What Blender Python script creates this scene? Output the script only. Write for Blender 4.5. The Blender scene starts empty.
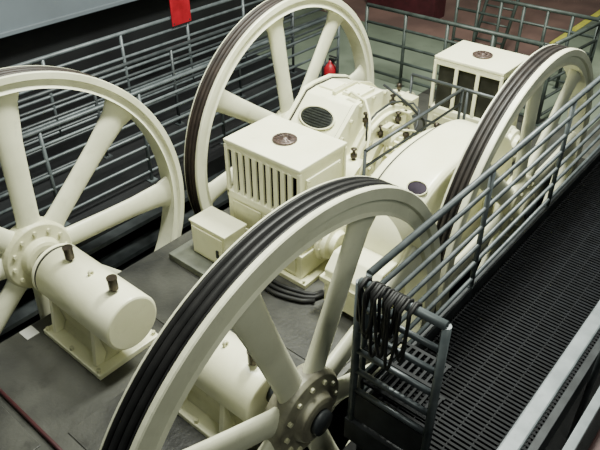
import bpy, math, random
from mathutils import Matrix, Vector
random.seed(4)
COL=bpy.context.scene.collection

# ---------------- materials ----------------
def mat(name,c1,c2=None,rough=.5,metal=0.,scale=6.,bump=0.,bscale=60.,lo=.35,hi=.65,coat=0.,grime=0.,gcol=(.2,.17,.1),spec=None):
    m=bpy.data.materials.new(name);m.use_nodes=True;nt=m.node_tree;n=nt.nodes;l=nt.links
    b=n['Principled BSDF'];b.inputs['Roughness'].default_value=rough;b.inputs['Metallic'].default_value=metal
    if spec is not None: b.inputs['Specular IOR Level'].default_value=spec
    if coat: b.inputs['Coat Weight'].default_value=coat
    c2=c2 or tuple(x*.8 for x in c1)
    tc=n.new('ShaderNodeTexCoord');no=n.new('ShaderNodeTexNoise');no.inputs['Scale'].default_value=scale;no.inputs['Detail'].default_value=6
    r=n.new('ShaderNodeValToRGB');r.color_ramp.elements[0].position=lo;r.color_ramp.elements[1].position=hi
    r.color_ramp.elements[0].color=(*c2,1);r.color_ramp.elements[1].color=(*c1,1)
    l.new(tc.outputs['Object'],no.inputs['Vector']);l.new(no.outputs['Fac'],r.inputs['Fac'])
    out=r.outputs['Color']
    if grime:
        n3=n.new('ShaderNodeTexNoise');n3.inputs['Scale'].default_value=scale*3.3;n3.inputs['Detail'].default_value=8;n3.inputs['Roughness'].default_value=.7
        r3=n.new('ShaderNodeMapRange');r3.inputs[1].default_value=.55;r3.inputs[2].default_value=.75;r3.inputs[3].default_value=0;r3.inputs[4].default_value=grime
        mx=n.new('ShaderNodeMixRGB');mx.inputs[2].default_value=(*gcol,1)
        l.new(tc.outputs['Object'],n3.inputs['Vector']);l.new(n3.outputs['Fac'],r3.inputs[0]);l.new(r3.outputs[0],mx.inputs[0]);l.new(out,mx.inputs[1]);out=mx.outputs[0]
    l.new(out,b.inputs['Base Color'])
    if bump:
        n2=n.new('ShaderNodeTexNoise');n2.inputs['Scale'].default_value=bscale;n2.inputs['Detail'].default_value=4
        bp=n.new('ShaderNodeBump');bp.inputs['Strength'].default_value=bump;bp.inputs['Distance'].default_value=.01
        l.new(tc.outputs['Object'],n2.inputs['Vector']);l.new(n2.outputs['Fac'],bp.inputs['Height']);l.new(bp.outputs['Normal'],b.inputs['Normal'])
    return m
CREAM=mat('cream_paint',(.87,.86,.62),(.80,.79,.54),.28,scale=3,bump=.04,grime=.2,gcol=(.45,.42,.26))
CREAM2=mat('cream_paint_aged',(.69,.68,.45),(.50,.49,.31),.40,scale=4,grime=.4,gcol=(.16,.14,.09))
WHEELC=mat('wheel_paint',(.73,.73,.54),(.61,.61,.44),.36,scale=3,grime=.25,gcol=(.30,.28,.19))
TREAD=mat('tread_liner',(.012,.0115,.0115),(.006,.006,.006),.5,scale=10,spec=.3)
TREADB=mat('tread_worn_brown',(.030,.021,.016),(.015,.011,.009),.5,scale=8,spec=.3)
TREADG=mat('tread_worn_grey',(.028,.023,.020),(.014,.012,.011),.5,scale=8,spec=.3)
STEEL=mat('dark_steel',(.034,.038,.041),(.017,.019,.021),.5,.1,scale=8,spec=.25)
TREADS=mat('step_tread_steel',(.012,.013,.015),(.006,.007,.008),.6,.0,scale=8,spec=.12)
GATE=mat('gate_steel',(.07,.082,.088),(.038,.045,.05),.4,.3,scale=8)
RAILG=mat('rail_grey',(.11,.128,.133),(.062,.075,.08),.42,.25,scale=8)
RAILL=mat('rail_light_grey',(.15,.172,.182),(.09,.106,.112),.42,.2,scale=8,grime=.5,gcol=(.05,.055,.055))
RAILO=mat('outer_rail_grey',(.20,.225,.235),(.12,.14,.148),.4,.2,scale=8,grime=.5,gcol=(.07,.075,.075))
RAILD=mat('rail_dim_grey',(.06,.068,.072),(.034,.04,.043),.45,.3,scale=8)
RAILGR=mat('rail_green_grey',(.055,.07,.062),(.028,.037,.032),.5,.2,scale=8)
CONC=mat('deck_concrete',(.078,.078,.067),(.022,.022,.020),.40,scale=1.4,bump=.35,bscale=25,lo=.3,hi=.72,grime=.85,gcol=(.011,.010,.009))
CONCP=mat('deck_plate',(.062,.062,.054),(.017,.017,.016),.38,scale=2.0,bump=.3,bscale=30,lo=.35,hi=.7,grime=.8,gcol=(.009,.008,.007))
CONCL=mat('far_floor',(.15,.18,.135),(.10,.12,.09),.45,scale=1.2,bump=.1,grime=.4,gcol=(.04,.045,.032))
PLIN=mat('plinth_paint',(.15,.16,.13),(.09,.095,.08),.5,scale=5,grime=.5,gcol=(.03,.03,.025))
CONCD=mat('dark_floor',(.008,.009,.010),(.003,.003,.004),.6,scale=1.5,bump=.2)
PITM=mat('pit_dark',(.006,.006,.007),(.003,.003,.003),.8)
BLACK=mat('black_rubber',(.010,.010,.010),(.016,.016,.016),.55,spec=.25)
SEAM=mat('seam_dark',(.02,.018,.014),(.010,.009,.007),.7)  # near-black colour; on the casing seams it paints in gap shade
BRASS=mat('tarnished_brass',(.05,.038,.026),(.022,.017,.012),.35,.5,scale=20)
BADGE=mat('badge_brown',(.10,.065,.052),(.035,.025,.022),.4,.3,scale=40)
DARKV=mat('vent_dark',(.006,.007,.005),(.003,.003,.003),.8,spec=.1)
PALEV=mat('vent_interior_grey',(.035,.035,.028),(.018,.018,.014),.7,spec=.1)
VENTG=mat('oval_vent_grey',(.03,.034,.03),(.014,.016,.014),.4,.3,scale=30)
RED=mat('red_paint',(.36,.008,.018),(.22,.005,.010),.4)
MAROON=mat('maroon_paint',(.07,.022,.02),(.04,.012,.011),.5)
DRED=mat('dark_red_paint',(.05,.008,.012),(.03,.005,.007),.5)
WHITE=mat('white_paint',(.6,.6,.56),(.5,.5,.46),.5)
YEL=mat('yellow_line_paint',(.50,.47,.07),(.34,.33,.05),.6)
FASC=mat('fascia_blue_grey',(.14,.168,.19),(.11,.13,.147),.6,scale=1.0)
BROWNF=mat('brown_floor',(.15,.09,.075),(.09,.055,.048),.6,scale=1.5)
GRATE=mat('grating_steel',(.006,.0068,.0088),(.003,.0034,.0044),.6,.0,scale=12,spec=.13)
PURP=mat('purple_grey_enamel',(.030,.022,.034),(.015,.012,.018),.65,spec=.08)
WALLM=mat('wall_paint',(.12,.12,.11),(.09,.09,.08),.7,scale=1)

# ---------------- mesh builder ----------------
class MB:
    def __init__(s): s.v=[];s.f=[];s.sm=[]
    def add(s,vs,fs,smooth=False):
        o=len(s.v);s.v+= [tuple(v) for v in vs];s.f+=[tuple(i+o for i in f) for f in fs];s.sm+=[smooth]*len(fs);return s
    def box(s,x0,x1,y0,y1,z0,z1):
        vs=[(x,y,z) for z in (z0,z1) for y in (y0,y1) for x in (x0,x1)]
        return s.add(vs,[(0,2,3,1),(4,5,7,6),(0,1,5,4),(2,6,7,3),(0,4,6,2),(1,3,7,5)])
    def lathe(s,prof,o=(0,0,0),axis='x',n=48,closed=False,smooth=True):
        m=n;vs=[]
        for (h,r) in prof:
            for i in range(m):
                a=2*math.pi*i/n;c,d=r*math.cos(a),r*math.sin(a)
                if axis=='x':p=(h,c,d)
                elif axis=='y':p=(d,h,c)
                else:p=(c,d,h)
                vs.append((p[0]+o[0],p[1]+o[1],p[2]+o[2]))
        fs=[];k=len(prof)
        for j in range(k if closed else k-1):
            j2=(j+1)%k
            for i in range(m):
                i2=(i+1)%m
                fs.append((j*m+i,j*m+i2,j2*m+i2,j2*m+i))
        s.add(vs,fs,smooth)
        if not closed:
            b=len(s.v)-len(vs)
            if prof[0][1]>1e-4: s.f.append(tuple(b+i for i in range(m))[::-1]);s.sm.append(False)
            if prof[-1][1]>1e-4: s.f.append(tuple(b+(k-1)*m+i for i in range(m)));s.sm.append(False)
        return s
    def tube(s,pts,r,n=10,cap=True):
        pts=[Vector(p) for p in pts];vs=[];N=len(pts)
        rr=r if isinstance(r,(list,tuple)) else [r]*N
        t=(pts[1]-pts[0]).normalized();ref=Vector((0,0,1)) if abs(t.z)<.9 else Vector((1,0,0))
        u=t.cross(ref).normalized()
        for i,p in enumerate(pts):
            t=(pts[min(i+1,N-1)]-pts[max(i-1,0)]).normalized()
            u=(u-t*u.dot(t)).normalized();w=t.cross(u)
            for k in range(n):
                a=2*math.pi*k/n;vs.append(p+(u*math.cos(a)+w*math.sin(a))*rr[i])
        fs=[(i*n+k,i*n+(k+1)%n,(i+1)*n+(k+1)%n,(i+1)*n+k) for i in range(N-1) for k in range(n)]
        s.add(vs,fs,True)
        if cap:
            b=len(s.v)-len(vs)
            s.f.append(tuple(b+k for k in range(n))[::-1]);s.f.append(tuple(b+(N-1)*n+k for k in range(n)));s.sm+=[False]*2
        return s
    def prism(s,poly,x0,x1,smooth=False):  # poly in (y,z)
        n=len(poly);vs=[(x0,y,z) for y,z in poly]+[(x1,y,z) for y,z in poly]
        fs=[tuple(range(n))[::-1],tuple(range(n,2*n))]
        s.add(vs,fs);b=len(s.v)-2*n
        for i in range(n): s.f.append((b+i,b+(i+1)%n,b+n+(i+1)%n,b+n+i));s.sm.append(smooth)
        return s
def obj(name,mb,m,parent=None,bevel=0.,label=None,seg=2):
    me=bpy.data.meshes.new(name);me.from_pydata(mb.v,[],mb.f);me.update()
    for p,sm in zip(me.polygons,mb.sm): p.use_smooth=sm
    import bmesh
    bm=bmesh.new();bm.from_mesh(me);bmesh.ops.recalc_face_normals(bm,faces=bm.faces);bm.to_mesh(me);bm.free()
    me.materials.append(m)
    o=bpy.data.objects.new(name,me);COL.objects.link(o)
    if parent:
        o.parent=parent;o.matrix_parent_inverse=Matrix.Translation(-parent.location)
    if bevel:
        b=o.modifiers.new('bevel','BEVEL');b.width=bevel;b.segments=seg;b.limit_method='ANGLE';b.angle_limit=math.radians(28)
    if label:o['label']=label
    return o
BM={}
def bolts(parent,pts,axis='z',r=.018,h=.02,m=None,name='bolt'):
    m=m or CREAM2
    key=(axis,r,h,m.name)
    if key not in BM:
        d={'x':(h,0,0),'y':(0,h,0),'z':(0,0,h)}[axis]
        mb=MB().tube([(0,0,0),d],r,6)
        me=bpy.data.meshes.new('bolt');me.from_pydata(mb.v,[],mb.f);me.materials.append(m);BM[key]=me
    for p in pts:
        o=bpy.data.objects.new(name,BM[key]);COL.objects.link(o);o.parent=parent;o.location=Vector(p)-parent.location
def thing(name,loc,label,cat,group=None):
    e=bpy.data.objects.new(name,None);e.location=loc;e.empty_display_size=.1;COL.objects.link(e)
    e['label']=label;e['category']=cat
    if group:e['group']=group
    return e
def top(o,label,cat,group=None):
    o['label']=label;o['category']=cat
    if group:o['group']=group
    return o
def struct(o): o['kind']='structure';return o

Z0=-.42
# ---------------- room ----------------
struct(obj('floor',MB().box(.12,2.46,-4,14,Z0-.3,Z0),CONC))
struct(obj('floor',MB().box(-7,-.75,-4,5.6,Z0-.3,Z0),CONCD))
struct(obj('floor',MB().box(-7,.12,5.6,14,Z0-.3,Z0),CONCL))
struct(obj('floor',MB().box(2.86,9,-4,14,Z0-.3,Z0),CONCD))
struct(obj('floor',MB().box(2.46,2.86,5.6,14,Z0-.3,Z0),CONC))
struct(obj('floor',MB().box(-7,9,-4,14,-2.5,-2.2),PITM))
struct(obj('floor',MB().box(.15,2.4,6.3,14,Z0,Z0+.004),CONCL))
struct(obj('trim_1',MB().box(-3.5,.70,8.1,14,Z0+.004,Z0+.01),BROWNF))
struct(obj('trim_2',MB().box(.71,.83,7.6,14,Z0+.004,Z0+.012),YEL))
struct(obj('wall_left',MB().box(-7.2,-7,-4,14,-2.5,6),WALLM))
struct(obj('wall_back',MB().box(-7,9,14,14.2,-2.5,6),WALLM))
struct(obj('ceiling',MB().box(-7.2,9,-4,14.2,6,6.2),WALLM))
f=MB().box(-4.6,-3.2,-4,7.5,.85,2.6).box(-4.62,-3.17,-4,7.5,.80,.86)
struct(obj('trim_3',f,FASC,bevel=.01))
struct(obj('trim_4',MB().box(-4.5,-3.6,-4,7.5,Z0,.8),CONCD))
struct(obj('trim_5',MB().box(-2.9,-1.4,8.9,9.3,Z0,.05),DRED))
k=12
for (a,b,c,d) in ((1.30,2.42,-.62,.95),(.14,1.30,.52,1.10),(1.32,2.42,.98,1.50),(.14,1.25,-2.0,-.80)):
    struct(obj('trim_%d'%k,MB().box(a,b,c,d,Z0,Z0+.009),CONCP,bevel=.003));k+=1

# ---------------- sheave wheels ----------------
def wheel(x,y,z,R,phase,side,label,tread,xh,D,w=.20,sw=1.0,hubm=None,fn=.03,ff=.02):
    e=thing('sheave_wheel',(x-w/2,y,z-R),label,'wheel','winding sheave wheels')
    o=(x,y,z);q=D*.42
    rim=[(0,R-.006),(-.008,R),(-fn,R),(-fn-.003,R-.05),(-w+ff+.003,R-.05),(-w+ff,R),(-w+.006,R),(-w,R-.006),(-w,R-q),(-w+.025,R-q-.01),(-w+.025,R-D+.02),(-w+.01,R-D),(-.01,R-D),(-.025,R-D+.02),(-.025,R-q-.01),(0,R-q)]
    ob=obj('rim',MB().lathe(rim,o,'x',144,closed=True,smooth=False),WHEELC,e)
    tr=[(-fn-.002,R-.048),(-fn-.002,R-.001)]
    W=w-fn-ff-.004;NG=3
    for k in range(NG):
        c=-fn-.002-W*(k+.5)/NG;hw=W/NG/2
        tr+=[(c+hw*.8,R+.001),(c+hw*.40,R-.002),(c+hw*.28,R-.018),(c,R-.022),(c-hw*.28,R-.018),(c-hw*.40,R-.002),(c-hw*.8,R+.001)]
    tr+=[(-w+ff+.002,R-.001),(-w+ff+.002,R-.048)]
    obj('tread',MB().lathe(tr,o,'x',144,closed=True),tread,e)
    xc=x-w/2
    for k in range(8):
        a=math.radians(phase+45*k);rd=Vector((0,math.cos(a),math.sin(a)));tg=Vector((0,-math.sin(a),math.cos(a)));ax=Vector((1,0,0))
        vs=[];st=[(.2,.12,.055),(.34,.10,.05),(.7,.10,.045),(1.0,.105,.042),(R-D-.12,.115*sw,.042),(R-D-.03,.145*sw,.05),(R-D+.01,.16*sw,.06)]
        N=16
        for r,hw,ht in st:
            for i in range(N):
                b=2*math.pi*i/N;vs.append(Vector((xc,y,z))+rd*r+tg*hw*math.cos(b)+ax*ht*math.sin(b))
        fs=[(j*N+i,j*N+(i+1)%N,(j+1)*N+(i+1)%N,(j+1)*N+i) for j in range(len(st)-1) for i in range(N)]
        obj('spoke',MB().add(vs,fs,True),WHEELC,e)
    m=MB().lathe([(-.15,0),(-.15,.13),(-.14,.16),(-.09,.18),(-.08,.29),(-.05,.31),(.05,.31),(.08,.29),(.09,.18),(.14,.16),(.15,.13),(.15,0)],(xc,y,z),'x',48,smooth=False)
    obj('hub',m,hubm or CREAM2,e,bevel=.006)
    bolts(e,[(xc+.075,y+.24*math.cos(k*math.pi/6),z+.24*math.sin(k*math.pi/6)) for k in range(12)],'x',.018,.028)
    x0,x1=(xc+.15,x+xh) if side>0 else (xc-.15,x-xh)
    obj('axle',MB().tube([(x0,y,z),(x1,y,z)],.085,24),STEEL,e)
    obj('axle_cap',MB().lathe([(xc-.15*side,.09),(xc-.19*side,.085),(xc-.20*side,0)],(0,y,z),'x',32),STEEL,e)
    return e
HUBD=mat('hub_oily_paint',(.30,.29,.2),(.12,.11,.08),.4,scale=5,grime=.6,gcol=(.04,.035,.03))
wheel(0,.10,.06,1.56,-3,1,'cream spoked sheave wheel beside the cylindrical bearing housing',TREADB,.225,.13,sw=1.15,fn=.02)
wheel(.0955,3.2812,0,1.525,10,1,'tall cream spoked sheave wheel with dark brown tread behind louvred motor',TREADB,.34,.14,fn=.03,ff=.016)
wheel(2.767,.31,.06,1.535,20,-1,'large cream spoked wheel with black grooved tread near catwalk end',TREAD,.325,.18,hubm=HUBD,fn=.035,ff=.016)
wheel(2.727,3.52,-.03,1.50,5,-1,'cream spoked sheave wheel with thin brown-grey tread alongside catwalk railing',TREADG,.31,.14,fn=.05,ff=.016)

# ---------------- pillow bearing housings ----------------
def bearing(x0,x1,y,z,label,R=.22):
    e=thing('bearing_housing',((x0+x1)/2,y,Z0),label,'bearing','shaft bearing housings')
    L=x1-x0
    prof=[(x0+.065,R-.02),(x0+.068,R),(x1-.018,R),(x1-.005,R-.008),(x1,R-.022),(x1,0)]
    ob=obj('housing',MB().lathe(prof,(0,y,z),'x',72,smooth=False),CREAM,e)
    for p in ob.data.polygons:p.use_smooth=abs(p.normal.x)<.3 and len(p.vertices)==4
    obj('seam_ring',MB().lathe([(x0+.04,.05),(x0+.04,R-.004),(x0+.066,R-.004),(x0+.066,.05)],(0,y,z),'x',56,closed=True),SEAM,e,label='dark seam ring')
    ob=obj('end_cover',MB().lathe([(x0+.005,.10),(x0+.005,R-.03),(x0+.01,R+.002),(x0+.04,R+.002),(x0+.04,.10)],(0,y,z),'x',56,closed=True,smooth=False),CREAM,e)
    zb=Z0+.05
    m=MB().prism([(y-.18,zb),(y+.18,zb),(y+.14,zb+.08),(y+.18,z-.12),(y-.18,z-.12),(y-.14,zb+.08)],x0+.14,x1-.22)
    obj('saddle',m,CREAM2,e,bevel=.012)
    for xx in (x0+.16,x1-.28): obj('saddle_rib',MB().prism([(y-.25,zb),(y+.25,zb),(y+.20,z-.07),(y-.20,z-.07)],xx,xx+.045),CREAM,e,bevel=.006)
    obj('base_plate',MB().box(x0+.08,x1-.14,y-.29,y+.29,Z0,zb),CREAM,e,bevel=.006)
    bolts(e,[(xx,yy,zb) for xx in (x0+.12,(x0+x1)/2-.04,x1-.18) for yy in (y-.265,y+.265)],'z',.018,.03)
    for xx in (x0+.28*L,x0+.84*L):
        m=MB().lathe([(0,.014),(.03,.014),(.03,.030),(.035,.036),(.125,.036),(.125,.04),(.14,.04),(.14,0)],(xx,y,z+R-.01),'z',20,smooth=False)
        obj('oil_cup',m,BRASS,e,label='dark tarnished brass oil cup')
    obj('lifting_lug',MB().lathe([(-.01,.022),(.01,.022),(.01,.01),(-.01,.01)],(x0+L*.55,y,z+R+.018),'x',16,closed=True),CREAM2,e)
    return e
bearing(.22,1.22,.10,.055,'cream cylindrical bearing housing with dark seam beside spoked wheel',.228)
bearing(1.55,2.44,.27,.02,'cream cylindrical bearing housing seen through the black-treaded wheel')

# ---------------- motor with louvred blower box ----------------
def motor(dx,dy,label,nf,ns,hw,zt=.75,inset=0,zl=.20,vm=None,plain=False):
    e=thing('electric_motor',(1.07+dx,1.97+dy,Z0),label,'motor','cream electric drive motors')
    x0,x1,y0,y1=.63+dx,1.51+dx-inset,1.66+dy,2.30+dy
    obj('frame',MB().box(x0+.0,x1+.01,y0+.01,y1-.01,Z0+.05,zl),CREAM,e,bevel=.008)
    obj('frame_band',MB().box(x0-.02,x1+.03,y0-.01,y1,Z0+.28,Z0+.32),CREAM,e,bevel=.005)
    for a,b in ((x0+.07,x0+.42),(x0+.46,x1-.05)):
        obj('access_panel',MB().box(a,b,y0-.006,y0+.01,Z0+.35,zl-.05),CREAM2,e,bevel=.004)
        obj('access_panel',MB().box(a,b,y0-.006,y0+.01,Z0+.10,Z0+.25),CREAM2,e,bevel=.004)
    obj('access_panel',MB().box(x1+.01,x1+.024,y0+.08,y1-.08,Z0+.35,zl-.05),CREAM2,e,bevel=.004)
    obj('base_frame',MB().box(x0-.04,x1+.09,y0-.04,y1+.02,Z0+.0,Z0+.05),CREAM2,e,bevel=.006)
    bolts(e,[(xx,yy,Z0+.05) for xx in (x0-.02,x1+.06) for yy in (y0-.018,y1-.0)],'z',.014,.03)
    yc,zc=y0+.36,-.10
    obj('end_bell',MB().lathe([(x1+.01,.20),(x1+.06,.20),(x1+.07,.18),(x1+.12,.17),(x1+.13,.12),(x1+.18,.11),(x1+.18,0)],(0,yc,zc),'x',40,smooth=False),CREAM,e,bevel=.006)
    obj('end_bell',MB().lathe([(x0+.0,.25),(x0-.02,.25),(x0-.08,.2),(x0-.1,.12),(x0-.1,0)],(0,yc,zc),'x',40),CREAM,e,bevel=.006)
    bolts(e,[(x1+.06,yc+.185*math.cos(k*math.pi/5),zc+.185*math.sin(k*math.pi/5)) for k in range(10)],'x',.01,.02)
    obj('vent_interior',MB().box(x0+.05,x1-.05,y0+.05,y1-.05,zl,zt-.02),vm or DARKV,e)
    m=MB().box(x0,x1,y0,y1,zt-.022,zt+.012).box(x0+.008,x1-.008,y0+.008,y1-.008,zt-.085,zt-.022).box(x0,x1,y0,y1,zl-.03,zl+.045)
    for xx in (x0,x1-.035):
        for yy in (y0,y1-.035): m.box(xx,xx+.035,yy,yy+.035,zl,zt-.03)
    obj('blower_box',m,CREAM,e,bevel=.008)
    for k in range(nf):
        c=x0+.03+(x1-x0-.06)*(k+1)/(nf+1)
        for yy in (y0+.004,y1-.022):
            obj('louvre_slat',MB().box(c-hw,c+hw,yy,yy+.018,zl+.03,zt-.07),CREAM,e)
    if plain:
        obj('side_panel',MB().box(x1-.03,x1-.012,y0+.02,y1-.02,zl+.03,zt-.07),CREAM,e)
        obj('side_cover',MB().box(x1-.014,x1+.004,y0+.09,y1-.09,zl+.09,zt-.12),CREAM,e,bevel=.006)
        bolts(e,[(x1,yy,zz) for yy in (y0+.115,y1-.115) for zz in (zl+.115,zt-.145)],'x',.010,.012)
    else:
        for k in range(ns):
            c=y0+.03+(y1-y0-.06)*(k+1)/(ns+1)
            obj('louvre_slat',MB().box(x1-.022,x1-.004,c-hw,c+hw,zl+.03,zt-.07),CREAM,e)
    cx,cy=(x0+x1)/2,(y0+y1)/2
    m=MB().lathe([(0,.11),(.016,.11),(.022,.10),(.022,.03),(.032,.026),(.032,0)],(cx,cy,zt+.012),'z',36)
    for k in range(14):
        a=k*math.pi/7;m.tube([(cx+.035*math.cos(a),cy+.035*math.sin(a),zt+.035),(cx+.092*math.cos(a),cy+.092*math.sin(a),zt+.035)],.005,5)
    obj('cap_badge',m,BADGE,e,label='round dark brown badge cap')
    return e
motor(0,0,'cream electric motor with louvred blower box and round badge on top',9,0,.023,plain=True)
motor(.48,2.76,'cream motor with framed open blower box near the far railing',2,1,.020,.82,.06,.20,PALEV)

# ---------------- gear reducers ----------------
def badge_on(e,p,ang,bw,asp,bmat,ring,louv=False):
    q=Matrix((Vector((1,0,0)),Vector((0,-math.sin(ang),math.cos(ang))),Vector((0,math.cos(ang),math.sin(ang))))).transposed()
    S=Matrix(((bw,0,0),(0,bw*asp,0),(0,0,1)))
    mb=MB().lathe([(-.02,1),(.010,1),(.014,.92),(.014,.0)],(0,0,0),'z',48)
    if louv:
        for k in range(-3,4):
            yy=k*.24;h=math.sqrt(1-yy*yy)*.85;mb.box(-h,h,yy-.04,yy+.04,.014,.022)
    mb.v=[tuple(p+q@(S@Vector(v))) for v in mb.v]
    obj('oval_badge',mb,bmat,e,label='dark oval plate')
    mb=MB().lathe([(.008,1.08),(.022,1.08),(.022,.98),(.008,.98)],(0,0,0),'z',48,closed=True)
    mb.v=[tuple(p+q@(S@Vector(v))) for v in mb.v]
    obj('badge_ring',mb,ring,e)
e=thing('gear_reducer',(.9,3.28,Z0),'cream hooded gear reducer with dark oval louvred vent on its slope','gearbox','cream gear reducers')
def hood(g):
    return [(2.52-g,-.36),(4.0+g,-.36),(4.0+g,.18),(3.86+g,.46),(3.62+g*.7,.66+g*.7),(3.36,.745+g),(3.08,.755+g),(2.94-g*.3,.74+g),(2.60-g,.44+g*.5),(2.52-g,.34)]
obj('gear_case',MB().prism(hood(0),.50,1.14),CREAM,e,bevel=.015)
for xa in (.47,1.105): obj('case_rib',MB().prism(hood(.038),xa,xa+.045),CREAM,e,bevel=.005)
obj('seam_shade',MB().prism(hood(.016),1.09,1.105),SEAM,e)  # dark strip stands in for the shaded gap between casings
obj('seam_shade',MB().prism(hood(.016),.515,.527),SEAM,e)
obj('case_rib',MB().prism([(3.02,-.3),(4.03,-.3),(4.03,.2),(3.89,.49),(3.65,.69),(3.38,.785),(3.02,.79)],.78,.82),CREAM2,e,bevel=.005)
bolts(e,[(1.15,yy,zz) for yy,zz in ((2.53,.1),(2.55,.36),(2.7,.51),(2.84,.64),(2.99,.75),(3.2,.765),(3.4,.75),(3.6,.68),(3.76,.57),(3.9,.42),(4.01,.2))],'x',.018,.024)
def arcp(yc,r,zc,zlo=-.36,n=28): return [(yc-r,zlo),(yc+r,zlo)]+[(yc+r*math.cos(math.pi*k/n),zc+r*math.sin(math.pi*k/n)) for k in range(n+1)]
obj('stepped_casing',MB().prism(arcp(3.32,.56,.02),1.15,1.28),CREAM,e,bevel=.006)
obj('casing_flange',MB().prism(arcp(3.32,.61,.02),1.20,1.235),CREAM,e,bevel=.004)
obj('seam_shade',MB().prism(arcp(3.32,.575,.02),1.185,1.20),SEAM,e)
bolts(e,[(1.28,3.32+.50*math.cos(a),.02+.50*math.sin(a)) for a in [math.pi*k/11 for k in range(12)]],'x',.016,.024)
obj('bearing_cap',MB().prism(arcp(3.30,.42,.05),1.28,1.36),CREAM2,e,bevel=.006)
obj('bearing_cap',MB().prism(arcp(2.76,.2,.10),1.15,1.38),CREAM,e,bevel=.008)
bolts(e,[(1.38,2.76+.14*math.cos(k*math.pi/4),.1+.14*math.sin(k*math.pi/4)) for k in range(5)],'x',.015,.022)
m=MB().lathe([(1.36,.33),(1.38,.35),(1.42,.35),(1.425,.28),(1.565,.28),(1.567,.33),(1.59,.33),(1.60,.24),(1.63,.22),(1.63,0)],(0,3.30,.05),'x',48,smooth=False)
obj('cooling_drum',m,CREAM2,e)
m=MB()
for k in range(24):
    a=2*math.pi*k/24;c,s_=math.cos(a),math.sin(a)
    t=Vector((0,-s_,c))*.012;rr=Vector((0,c,s_));b=Vector((0,3.30,.05))
    vs=[]
    for xx in (1.425,1.565):
        for r_ in (.275,.335):
            for sg in (-1,1): vs.append(Vector((xx,0,0))+b+rr*r_+t*sg)
    m.add(vs,[(0,1,3,2),(4,6,7,5),(0,4,5,1),(2,3,7,6),(0,2,6,4),(1,5,7,3)])
obj('cooling_fins',m,CREAM,e)
obj('split_flange',MB().box(.44,1.20,2.46,4.04,-.05,.02),CREAM,e,bevel=.006)
obj('split_flange',MB().box(1.15,1.33,2.68,3.98,-.03,.03),CREAM,e,bevel=.005)
bolts(e,[(.455,2.56+.2*k,.02) for k in range(8)]+[(1.305,2.74,.03),(1.305,3.94,.03)],'z',.016,.026)
obj('base_plate',MB().box(.44,1.40,2.44,4.06,Z0,Z0+.06),CREAM2,e,bevel=.006)
badge_on(e,Vector((.80,2.765,.593)),math.radians(131),.20,.56,VENTG,CREAM2,True)
obj('inspection_cover',MB().box(.86,1.06,3.08,3.36,.74,.79),CREAM,e,bevel=.005)
obj('inspection_cover',MB().box(.56,.74,3.08,3.30,.74,.775),CREAM,e,bevel=.005)
bolts(e,[(xx,yy,.79) for xx in (.885,1.035) for yy in (3.11,3.33)],'z',.013,.014)
obj('oil_pipe',MB().tube([(1.40,2.60,-.1),(1.44,2.60,.2),(1.44,2.70,.44),(1.38,2.84,.60),(1.28,2.96,.70),(1.18,3.02,.80),(1.0,3.04,.83),(.97,3.04,.79)],.014,8),CREAM2,e)
obj('oil_pipe',MB().tube([(1.30,3.85,.1),(1.46,3.78,.2),(1.48,3.66,.45),(1.40,3.5,.64),(1.27,3.45,.74),(1.1,3.45,.80)],.014,8),STEEL,e)
obj('oil_pipe',MB().tube([(1.30,2.9,.46),(1.30,2.9,.64),(1.30,3.05,.70),(1.30,3.30,.72),(1.30,3.50,.66),(1.30,3.6,.58)],.012,8),STEEL,e)
obj('oil_pipe',MB().tube([(1.42,3.05,.30),(1.44,3.05,.50),(1.50,3.16,.54),(1.58,3.30,.50),(1.60,3.46,.40),(1.58,3.56,.2),(1.56,3.58,-.1)],.012,8),CREAM2,e)
obj('oil_pipe',MB().tube([(1.24,3.62,.56),(1.34,3.66,.60),(1.44,3.62,.56),(1.50,3.50,.46),(1.52,3.36,.38)],.010,8),STEEL,e)
obj('pipe_bracket',MB().box(1.36,1.42,3.10,3.16,.36,.56).box(1.36,1.42,3.06,3.20,.54,.57),CREAM2,e,bevel=.003)
obj('pipe_bracket',MB().box(1.36,1.40,3.44,3.48,.34,.60).box(1.32,1.44,3.43,3.49,.58,.60),CREAM2,e,bevel=.003)
obj('oil_box',MB().box(1.17,1.32,3.66,3.80,.44,.62),CREAM2,e,bevel=.006)
for xx,yy,zz in ((1.215,3.0,.55),(1.215,3.46,.58),(1.32,3.12,.40),(1.32,3.42,.44),(1.26,2.76,.28),(1.50,3.30,.37)):
    obj('valve_fitting',MB().lathe([(0,.02),(.05,.02),(.05,.035),(.08,.035),(.085,.015),(.13,.015),(.13,.03),(.14,.03),(.14,0)],(xx,yy,zz),'z',16),BRASS,e,label='small dark valve fitting')
obj('output_boss',MB().lathe([(.5,.26),(.46,.26),(.455,.18),(.445,.16),(.445,.07)],(0,3.28,0),'x',40),CREAM2,e)
# --- large smooth cover by the right wheel
e=thing('gear_reducer',(2.1,3.05,Z0),'large broad smooth near-white gear cover with small dark oval plate','gearbox','cream gear reducers')
PP=2.6
def dome(yc,zc,ry,rz,zlo,n=64,p=PP):
    P=[(yc-ry,zlo),(yc+ry,zlo)]
    for k in range(n+1):
        a=math.pi*k/n;c,s_=math.cos(a),math.sin(a)
        P.append((yc+ry*math.copysign(abs(c)**(2/p),c),zc+rz*abs(s_)**(2/p)))
    return P
def flatends(ob,w):
    for p in ob.data.polygons:
        if abs(p.normal.x)>.5:p.use_smooth=False
    bv=ob.modifiers.new('bevel','BEVEL');bv.width=w;bv.segments=4;bv.limit_method='ANGLE';bv.angle_limit=math.radians(50)
flatends(obj('gear_case',MB().prism(dome(2.92,-.1,1.05,.84,-.36),1.90,2.39,True),CREAM,e),.06)
flatends(obj('case_step',MB().prism(dome(2.90,-.1,.90,.74,-.36),1.76,1.90,True),CREAM,e),.04)
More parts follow.
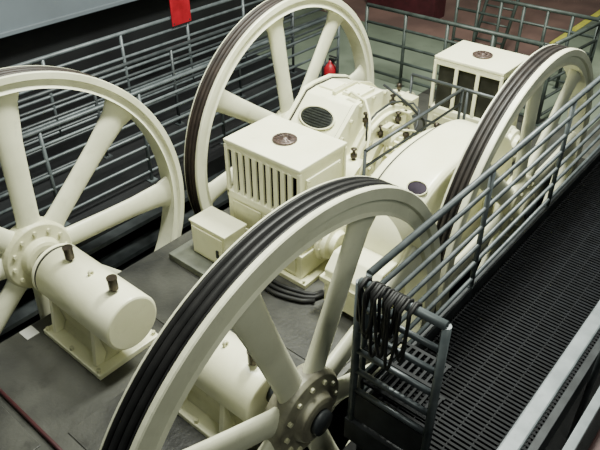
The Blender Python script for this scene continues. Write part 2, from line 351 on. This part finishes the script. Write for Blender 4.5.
obj('seam_shade',MB().prism(dome(2.92,-.1,1.01,.805,-.36),1.888,1.902,False),SEAM,e)  # shade of the joint between case and step, put in as dark colour
obj('base_plate',MB().box(1.74,2.41,1.84,4.0,Z0,Z0+.06),CREAM2,e,bevel=.006)
obj('split_flange',MB().box(1.75,2.40,1.85,3.99,-.14,-.08),CREAM,e,bevel=.006)
bolts(e,[(1.765,1.95+.22*k,-.08) for k in range(9)],'z',.012,.022)
ob=obj('bearing_drum',MB().lathe([(1.78,.44),(1.76,.44),(1.755,.49),(1.725,.49),(1.72,.44),(1.69,.44),(1.68,.42),(1.68,.30),(1.675,.29),(1.675,.0)],(0,2.70,-.0),'x',64,smooth=False),CREAM,e)
bolts(e,[(1.695,2.70+.467*math.cos(k*math.pi/10),.467*math.sin(k*math.pi/10)) for k in range(20)],'x',.012,.03)
bolts(e,[(1.655,2.70+.36*math.cos(k*math.pi/6),.36*math.sin(k*math.pi/6)) for k in range(12)],'x',.016,.026)
a=math.radians(125);c_,s_=math.cos(a),math.sin(a);py_=2.92+1.05*math.copysign(abs(c_)**(2/PP),c_);pz_=-.1+.84*abs(s_)**(2/PP)
nrm=math.atan2((abs(s_)**(2-2/PP))/.84,-(abs(c_)**(2-2/PP))/1.05)
badge_on(e,Vector((2.27,py_,pz_)),nrm,.085,.75,PURP,CREAM2)
m=MB().prism([(1.56,-.36),(1.93,-.36),(1.93,.12),(1.68,.12),(1.56,.0)],1.86,2.36)
obj('pinion_housing',m,CREAM,e,bevel=.012)
obj('pinion_flange',MB().box(1.83,2.39,1.53,1.93,-.12,-.07),CREAM2,e,bevel=.006)
obj('output_boss',MB().lathe([(2.38,.2),(2.41,.18),(2.41,.07)],(0,3.52,-.03),'x',40),CREAM2,e)

def block(x,y,s,label):
    e=thing('coupling_bearing',(x,y,Z0),label,'bearing','small cream bearing blocks')
    obj('block_body',MB().prism([(y-.2*s,Z0),(y+.2*s,Z0),(y+.16*s,.1)]+[(y+.16*s*math.cos(a*math.pi/12),.1+.16*s*math.sin(a*math.pi/12)) for a in range(1,12)]+[(y-.16*s,.1)],x-.08,x+.08),CREAM,e,bevel=.01)
    obj('cap_flange',MB().box(x-.09,x+.09,y-.22*s,y+.22*s,.06,.12),CREAM2,e,bevel=.005)
    obj('coupling_disc',MB().lathe([(x+.08,.13*s),(x+.10,.13*s),(x+.10,.2*s),(x+.13,.2*s),(x+.13,0)],(0,y,.08),'x',32),CREAM2,e,bevel=.004)
    obj('oil_cup',MB().lathe([(0,.015),(.04,.015),(.04,.03),(.1,.03),(.11,0)],(x,y,.1+.155*s),'z',16),BRASS,e)
block(1.49,3.94,.7,'cream split bearing block with coupling disc between machines')
block(.68,4.45,1.1,'stout cream bearing block beside the open-framed motor')

# small cabinet
e=thing('junction_cabinet',(.71,1.48,Z0+.07),'small plain cream steel cabinet standing before the louvred motor','cabinet')
obj('cabinet_body',MB().box(.48,.93,1.31,1.58,Z0+.07,.0),CREAM,e,bevel=.008)
obj('lid',MB().box(.47,.94,1.30,1.59,.0,.022),CREAM,e,bevel=.005)
obj('door',MB().box(.51,.90,1.295,1.31,Z0+.11,-.03),CREAM,e,bevel=.003)
obj('handle',MB().box(.83,.855,1.28,1.295,-.24,-.16),STEEL,e)
top(obj('machine_plinth',MB().box(.32,.99,1.13,1.60,Z0,Z0+.07),PLIN,bevel=.006),'low grey steel plinth under the small cream cabinet','plinth')
for i in range(3):
    pts=[]
    for k in range(25):
        t=k/24
        pts.append((1.06+.02*i+.60*t,1.565-.05*i-(.06+.01*i)*math.sin(math.pi*t),Z0+.030+.002*i))
    pts+=[(1.72+.03*i,1.60-.03*i,Z0+.03),(1.76+.035*i,1.68,Z0+.03),(1.77+.02*i,1.78,Z0+.03)][:1 if i==2 else 2]
    top(obj('rubber_hose',MB().tube(pts,.021,10),BLACK),'black rubber hose hugging the deck below the motor base','hose','deck hoses')
top(obj('floor_pipe',MB().tube([(.14,-.74,Z0+.023),(2.4,-.74,Z0+.023)],.014,10),DRED),'thin dark red conduit pipe laid along the deck','pipe')
top(obj('paper_sheet',MB().box(.13,.26,-.32,-.21,Z0,Z0+.006),WHITE),'small white paper scrap on deck beside bearing base','paper')

# ---------------- railings ----------------
def railing(p0,p1,zb,zt,bars,nposts,r,m,label,skip_lo=.12,group=None,foot=.05):
    p0=Vector((*p0,0));p1=Vector((*p1,0));mid=(p0+p1)/2
    e=thing('railing',(mid.x,mid.y,zb),label,'railing',group)
    obj('handrail',MB().tube([(p0.x,p0.y,zt),(p1.x,p1.y,zt)],r*1.15,12),m,e)
    for k in range(1,bars):
        z=zt-(zt-zb-skip_lo)*k/(bars-1)
        obj('mid_rail',MB().tube([(p0.x,p0.y,z),(p1.x,p1.y,z)],r*.85,10),m,e)
    for k in range(nposts):
        p=p0.lerp(p1,k/(nposts-1))
        obj('post',MB().tube([(p.x,p.y,zb),(p.x,p.y,zt)],r,10).box(p.x-foot,p.x+foot,p.y-foot,p.y+foot,zb,zb+.012),m,e)
    return e
railing((-2.6,-1.5),(-2.6,7.4),Z0,.65,7,9,.022,RAILL,'long grey seven-bar pipe railing beneath the blue-grey fascia')
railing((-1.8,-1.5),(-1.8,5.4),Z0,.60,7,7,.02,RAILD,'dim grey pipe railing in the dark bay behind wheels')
railing((-.95,-1.5),(-.95,5.4),Z0,.65,7,7,.02,RAILG,'grey seven-bar pipe railing behind the spoked wheels')
railing((-.9,6.0),(1.72,6.0),Z0,.65,5,5,.024,RAILGR,'green-grey pipe railing across the deck end')
railing((-.2,7.4),(1.9,7.4),Z0,.65,5,7,.024,RAILGR,'green-grey close-posted pipe railing near the yellow floor line')
railing((1.82,6.1),(1.95,7.3),Z0,.65,5,2,.024,RAILGR,'short green-grey railing linking two longer railings')
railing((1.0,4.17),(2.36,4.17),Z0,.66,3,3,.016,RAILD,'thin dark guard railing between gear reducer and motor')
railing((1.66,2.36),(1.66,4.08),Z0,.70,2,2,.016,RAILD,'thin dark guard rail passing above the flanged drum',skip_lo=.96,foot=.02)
e=thing('ladder',(.1,8.3,Z0),'dark green-grey steel ladder frame standing beyond the railings','ladder')
for xx in (-.15,.35): obj('stringer',MB().tube([(xx,8.0,Z0+.01),(xx,8.9,1.7)],.028,10),RAILGR,e)
for k in range(8):
    t=(k+.8)/8.6;obj('rung',MB().tube([(-.15,8.0+.9*t,Z0+2.12*t),(.35,8.0+.9*t,Z0+2.12*t)],.018,8),RAILGR,e)
for i in range(5):
    z=-.62-.27*i
    struct(obj('trim_%d'%(6+i),MB().box(-.75,-.62+.07*i,-3,5.6,z-.05,z),RAILD))
# ---------------- catwalk ----------------
WZ=.17
e=thing('catwalk',(3.5,4,WZ-.2),'elevated steel catwalk with near-black bar grating deck','catwalk')
m=MB()
y=.44
while y<9: m.box(3.04,3.92,y,y+.018,WZ-.045,WZ);y+=.034
for k in range(8): m.box(3.05+.12*k,3.058+.12*k,.43,9,WZ-.03,WZ-.004)
obj('grating',m,GRATE,e)
m=MB()
for xx in (2.97,3.92): m.box(xx,xx+.05,.38,9,WZ-.18,WZ+.06)
m.box(2.97,3.97,.36,.42,WZ-.18,WZ)
obj('edge_beam',m,STEEL,e,bevel=.004)
for yy in (.5,3.0,5.5,8):
    for xx in (2.98,3.93): obj('support_leg',MB().box(xx,xx+.05,yy,yy+.05,Z0,WZ-.18),STEEL,e)
RZ=1.25
railing((3.0,.47),(3.0,8.9),WZ+.06,RZ,7,7,.019,RAILG,'grey seven-bar catwalk railing running past both wheels',.08,foot=.022)
e=thing('end_gate',(3.25,.39,WZ),'dark grey squared pipe gate with dark step treads at catwalk end','gate')
for xx in (3.0,3.5):
    obj('post',MB().tube([(xx,.39,WZ),(xx,.39,RZ)],.024,12),RAILG,e)
obj('top_rail',MB().tube([(3.0,.39,RZ),(3.5,.39,RZ)],.026,12),RAILG,e)
for zz in (1.08,.92,.76,.60,.44): obj('mid_rail',MB().tube([(3.0,.39,zz),(3.5,.39,zz)],.018,10),GATE,e)
for zz in (.50,.76):
    m=MB().box(3.03,3.47,.42,.44,zz-.02,zz).box(3.03,3.47,.60,.62,zz-.02,zz)
    for q in range(12): m.box(3.03+.038*q,3.045+.038*q,.44,.60,zz-.02,zz)
    obj('step_tread',m,TREADS,e)
obj('lower_panel',MB().box(3.0,3.5,.384,.396,WZ+.02,WZ+.24),STEEL,e)
e=thing('railing',(4.03,4,Z0),'blue-grey flat-topped outer railing beside the catwalk','railing')
obj('handrail',MB().box(3.98,4.05,-.6,8.9,RZ-.03,RZ),RAILO,e,bevel=.008)
for yy in (-.5,1.6,3.7,5.8,7.9): obj('post',MB().tube([(4.015,yy,Z0),(4.015,yy,RZ-.03)],.02,10),RAILD,e)
e=thing('steel_beam',(4.22,3,Z0),'grey flat steel channel beam next to railing','beam')
obj('flange',MB().box(4.17,4.21,-.6,8.5,1.2,1.23),RAILO,e,bevel=.004)
obj('web',MB().box(4.185,4.195,-.6,8.5,1.05,1.2),RAILD,e)
for yy in (-.5,4,8.3): obj('support_leg',MB().box(4.175,4.205,yy,yy+.05,Z0,1.05),STEEL,e)
e=thing('painted_beam',(4.33,3,Z0),'dark maroon painted beam resting on posts beside the steel beam','beam')
obj('beam_body',MB().box(4.24,4.38,-.6,8.5,1.1,1.13),MAROON,e,bevel=.004)
for yy in (-.5,4,8.3): obj('support_leg',MB().box(4.3,4.34,yy,yy+.05,Z0,1.1),STEEL,e)
# ropes tangled on end rail
for i in range(11):
    x=3.06+.024*i+random.uniform(-.006,.006);dep=random.uniform(.16,.42);w=random.uniform(.018,.042);yy=.344-.014*(i%3)
    sk=random.uniform(-.03,.03)
    pts=[(x-w,.43,RZ-.03),(x-w,.425,RZ+.015),(x-w,.39,RZ+.038),(x-w,yy,RZ+.01)]
    for k in range(13):
        t=k/12*2-1
        pts.append((x+w*t+sk*(1-t*t),yy,RZ-.03-dep*(1-abs(t)**2.6)))
    pts+=[(x+w,yy,RZ+.01),(x+w,.39,RZ+.038),(x+w,.425,RZ+.015),(x+w,.43,RZ-.03)]
    top(obj('hanging_rope',MB().tube(pts,.0095,8),BLACK),'dark rope loop slung over the catwalk end rail','rope','rope loops on end rail')

# ---------------- background items ----------------
e=thing('warning_sign',(-2.56,3.93,.5),'plain dark red sign plate fixed to the railing','sign')
obj('sign_plate',MB().box(-2.555,-2.54,3.76,4.10,.55,.97),RED,e,bevel=.004)
bolts(e,[(-2.54,yy,zz) for yy in (3.79,4.07) for zz in (.58,.94)],'x',.010,.006,m=STEEL)
def exting(x,y,label):
    e=thing('fire_extinguisher',(x,y,Z0),label,'fire extinguisher')
    obj('stand',MB().tube([(x-.1,y,Z0),(x-.1,y,.35)],.02,8).box(x-.2,x+.1,y-.12,y+.12,Z0,Z0+.02).box(x-.1,x-.07,y-.06,y+.06,-.15,.2),STEEL,e)
    obj('cylinder_body',MB().lathe([(-.22,0),(-.22,.06),(-.2,.085),(.17,.085),(.22,.05),(.25,.025),(.28,.02),(.28,0)],(x,y,0),'z',24),RED,e)
    obj('valve_handle',MB().box(x-.02,x+.08,y-.015,y+.015,.28,.31).box(x-.02,x+.1,y-.01,y+.01,.33,.345),BLACK,e)
    obj('nozzle_hose',MB().tube([(x+.03,y,.27),(x+.1,y,.24),(x+.11,y,.1),(x+.09,y,-.05)],.012,8),BLACK,e)
exting(-.56,4.72,'red fire extinguisher on a stand beyond the rear wheel')
struct(obj('trim_11',MB().box(-.74,.1,4.4,5.6,Z0-.1,Z0),CONCD))
e=thing('locker',(1.75,9.5,Z0+.004),'pale cream upright metal locker beside the yellow floor line','locker')
obj('locker_body',MB().box(1.55,1.95,9.3,9.7,Z0+.004,1.2),CREAM2,e,bevel=.01)
obj('locker_door',MB().box(1.58,1.92,9.285,9.3,Z0+.1,1.14),CREAM2,e,bevel=.004)
obj('handle',MB().box(1.86,1.88,9.27,9.285,.3,.45),STEEL,e)

# ---------------- lights ----------------
def area(loc,sx,sy,en,col=(.97,1,.89),tgt=None):
    l=bpy.data.lights.new('ceiling_and_fill_lamp','AREA');l.shape='RECTANGLE';l.size=sx;l.size_y=sy;l.energy=en;l.color=col
    o=bpy.data.objects.new('ceiling_and_fill_lamp',l);o.location=loc;COL.objects.link(o)
    if tgt: o.rotation_euler=(Vector(tgt)-Vector(loc)).to_track_quat('-Z','Y').to_euler()
area((1.4,1.2,5.7),.8,1.6,500)
area((1.9,3.8,5.7),.8,1.6,960)
area((-4,6,5.7),1.2,4,60)
area((3.5,8.8,5.7),1.2,4,170)
area((6.2,-.5,5.4),1.4,1.4,105,tgt=(1.5,1,.3))  # added fill from the camera side for the wheel faces, not a ceiling lamp
w=bpy.data.worlds.new('world');bpy.context.scene.world=w;w.use_nodes=True
bg=w.node_tree.nodes['Background'];bg.inputs[0].default_value=(.78,.88,.84,1);bg.inputs[1].default_value=.14

# ---------------- camera ----------------
C=Vector((4.3812,-1.6983,3.3683));ps,th,ro,fpx=.7069,.6173,-.0052,637.88
fw=Vector((-math.sin(ps)*math.cos(th),math.cos(ps)*math.cos(th),-math.sin(th)))
r=Vector((math.cos(ps),math.sin(ps),0));u=r.cross(fw)
r2=r*math.cos(ro)+u*math.sin(ro);u2=-r*math.sin(ro)+u*math.cos(ro)
cd=bpy.data.cameras.new('camera');co=bpy.data.objects.new('camera',cd);COL.objects.link(co)
co.matrix_world=Matrix(((r2[0],u2[0],-fw[0],C[0]),(r2[1],u2[1],-fw[1],C[1]),(r2[2],u2[2],-fw[2],C[2]),(0,0,0,1)))
cd.lens=fpx/600*36;cd.clip_start=.05
bpy.context.scene.camera=co
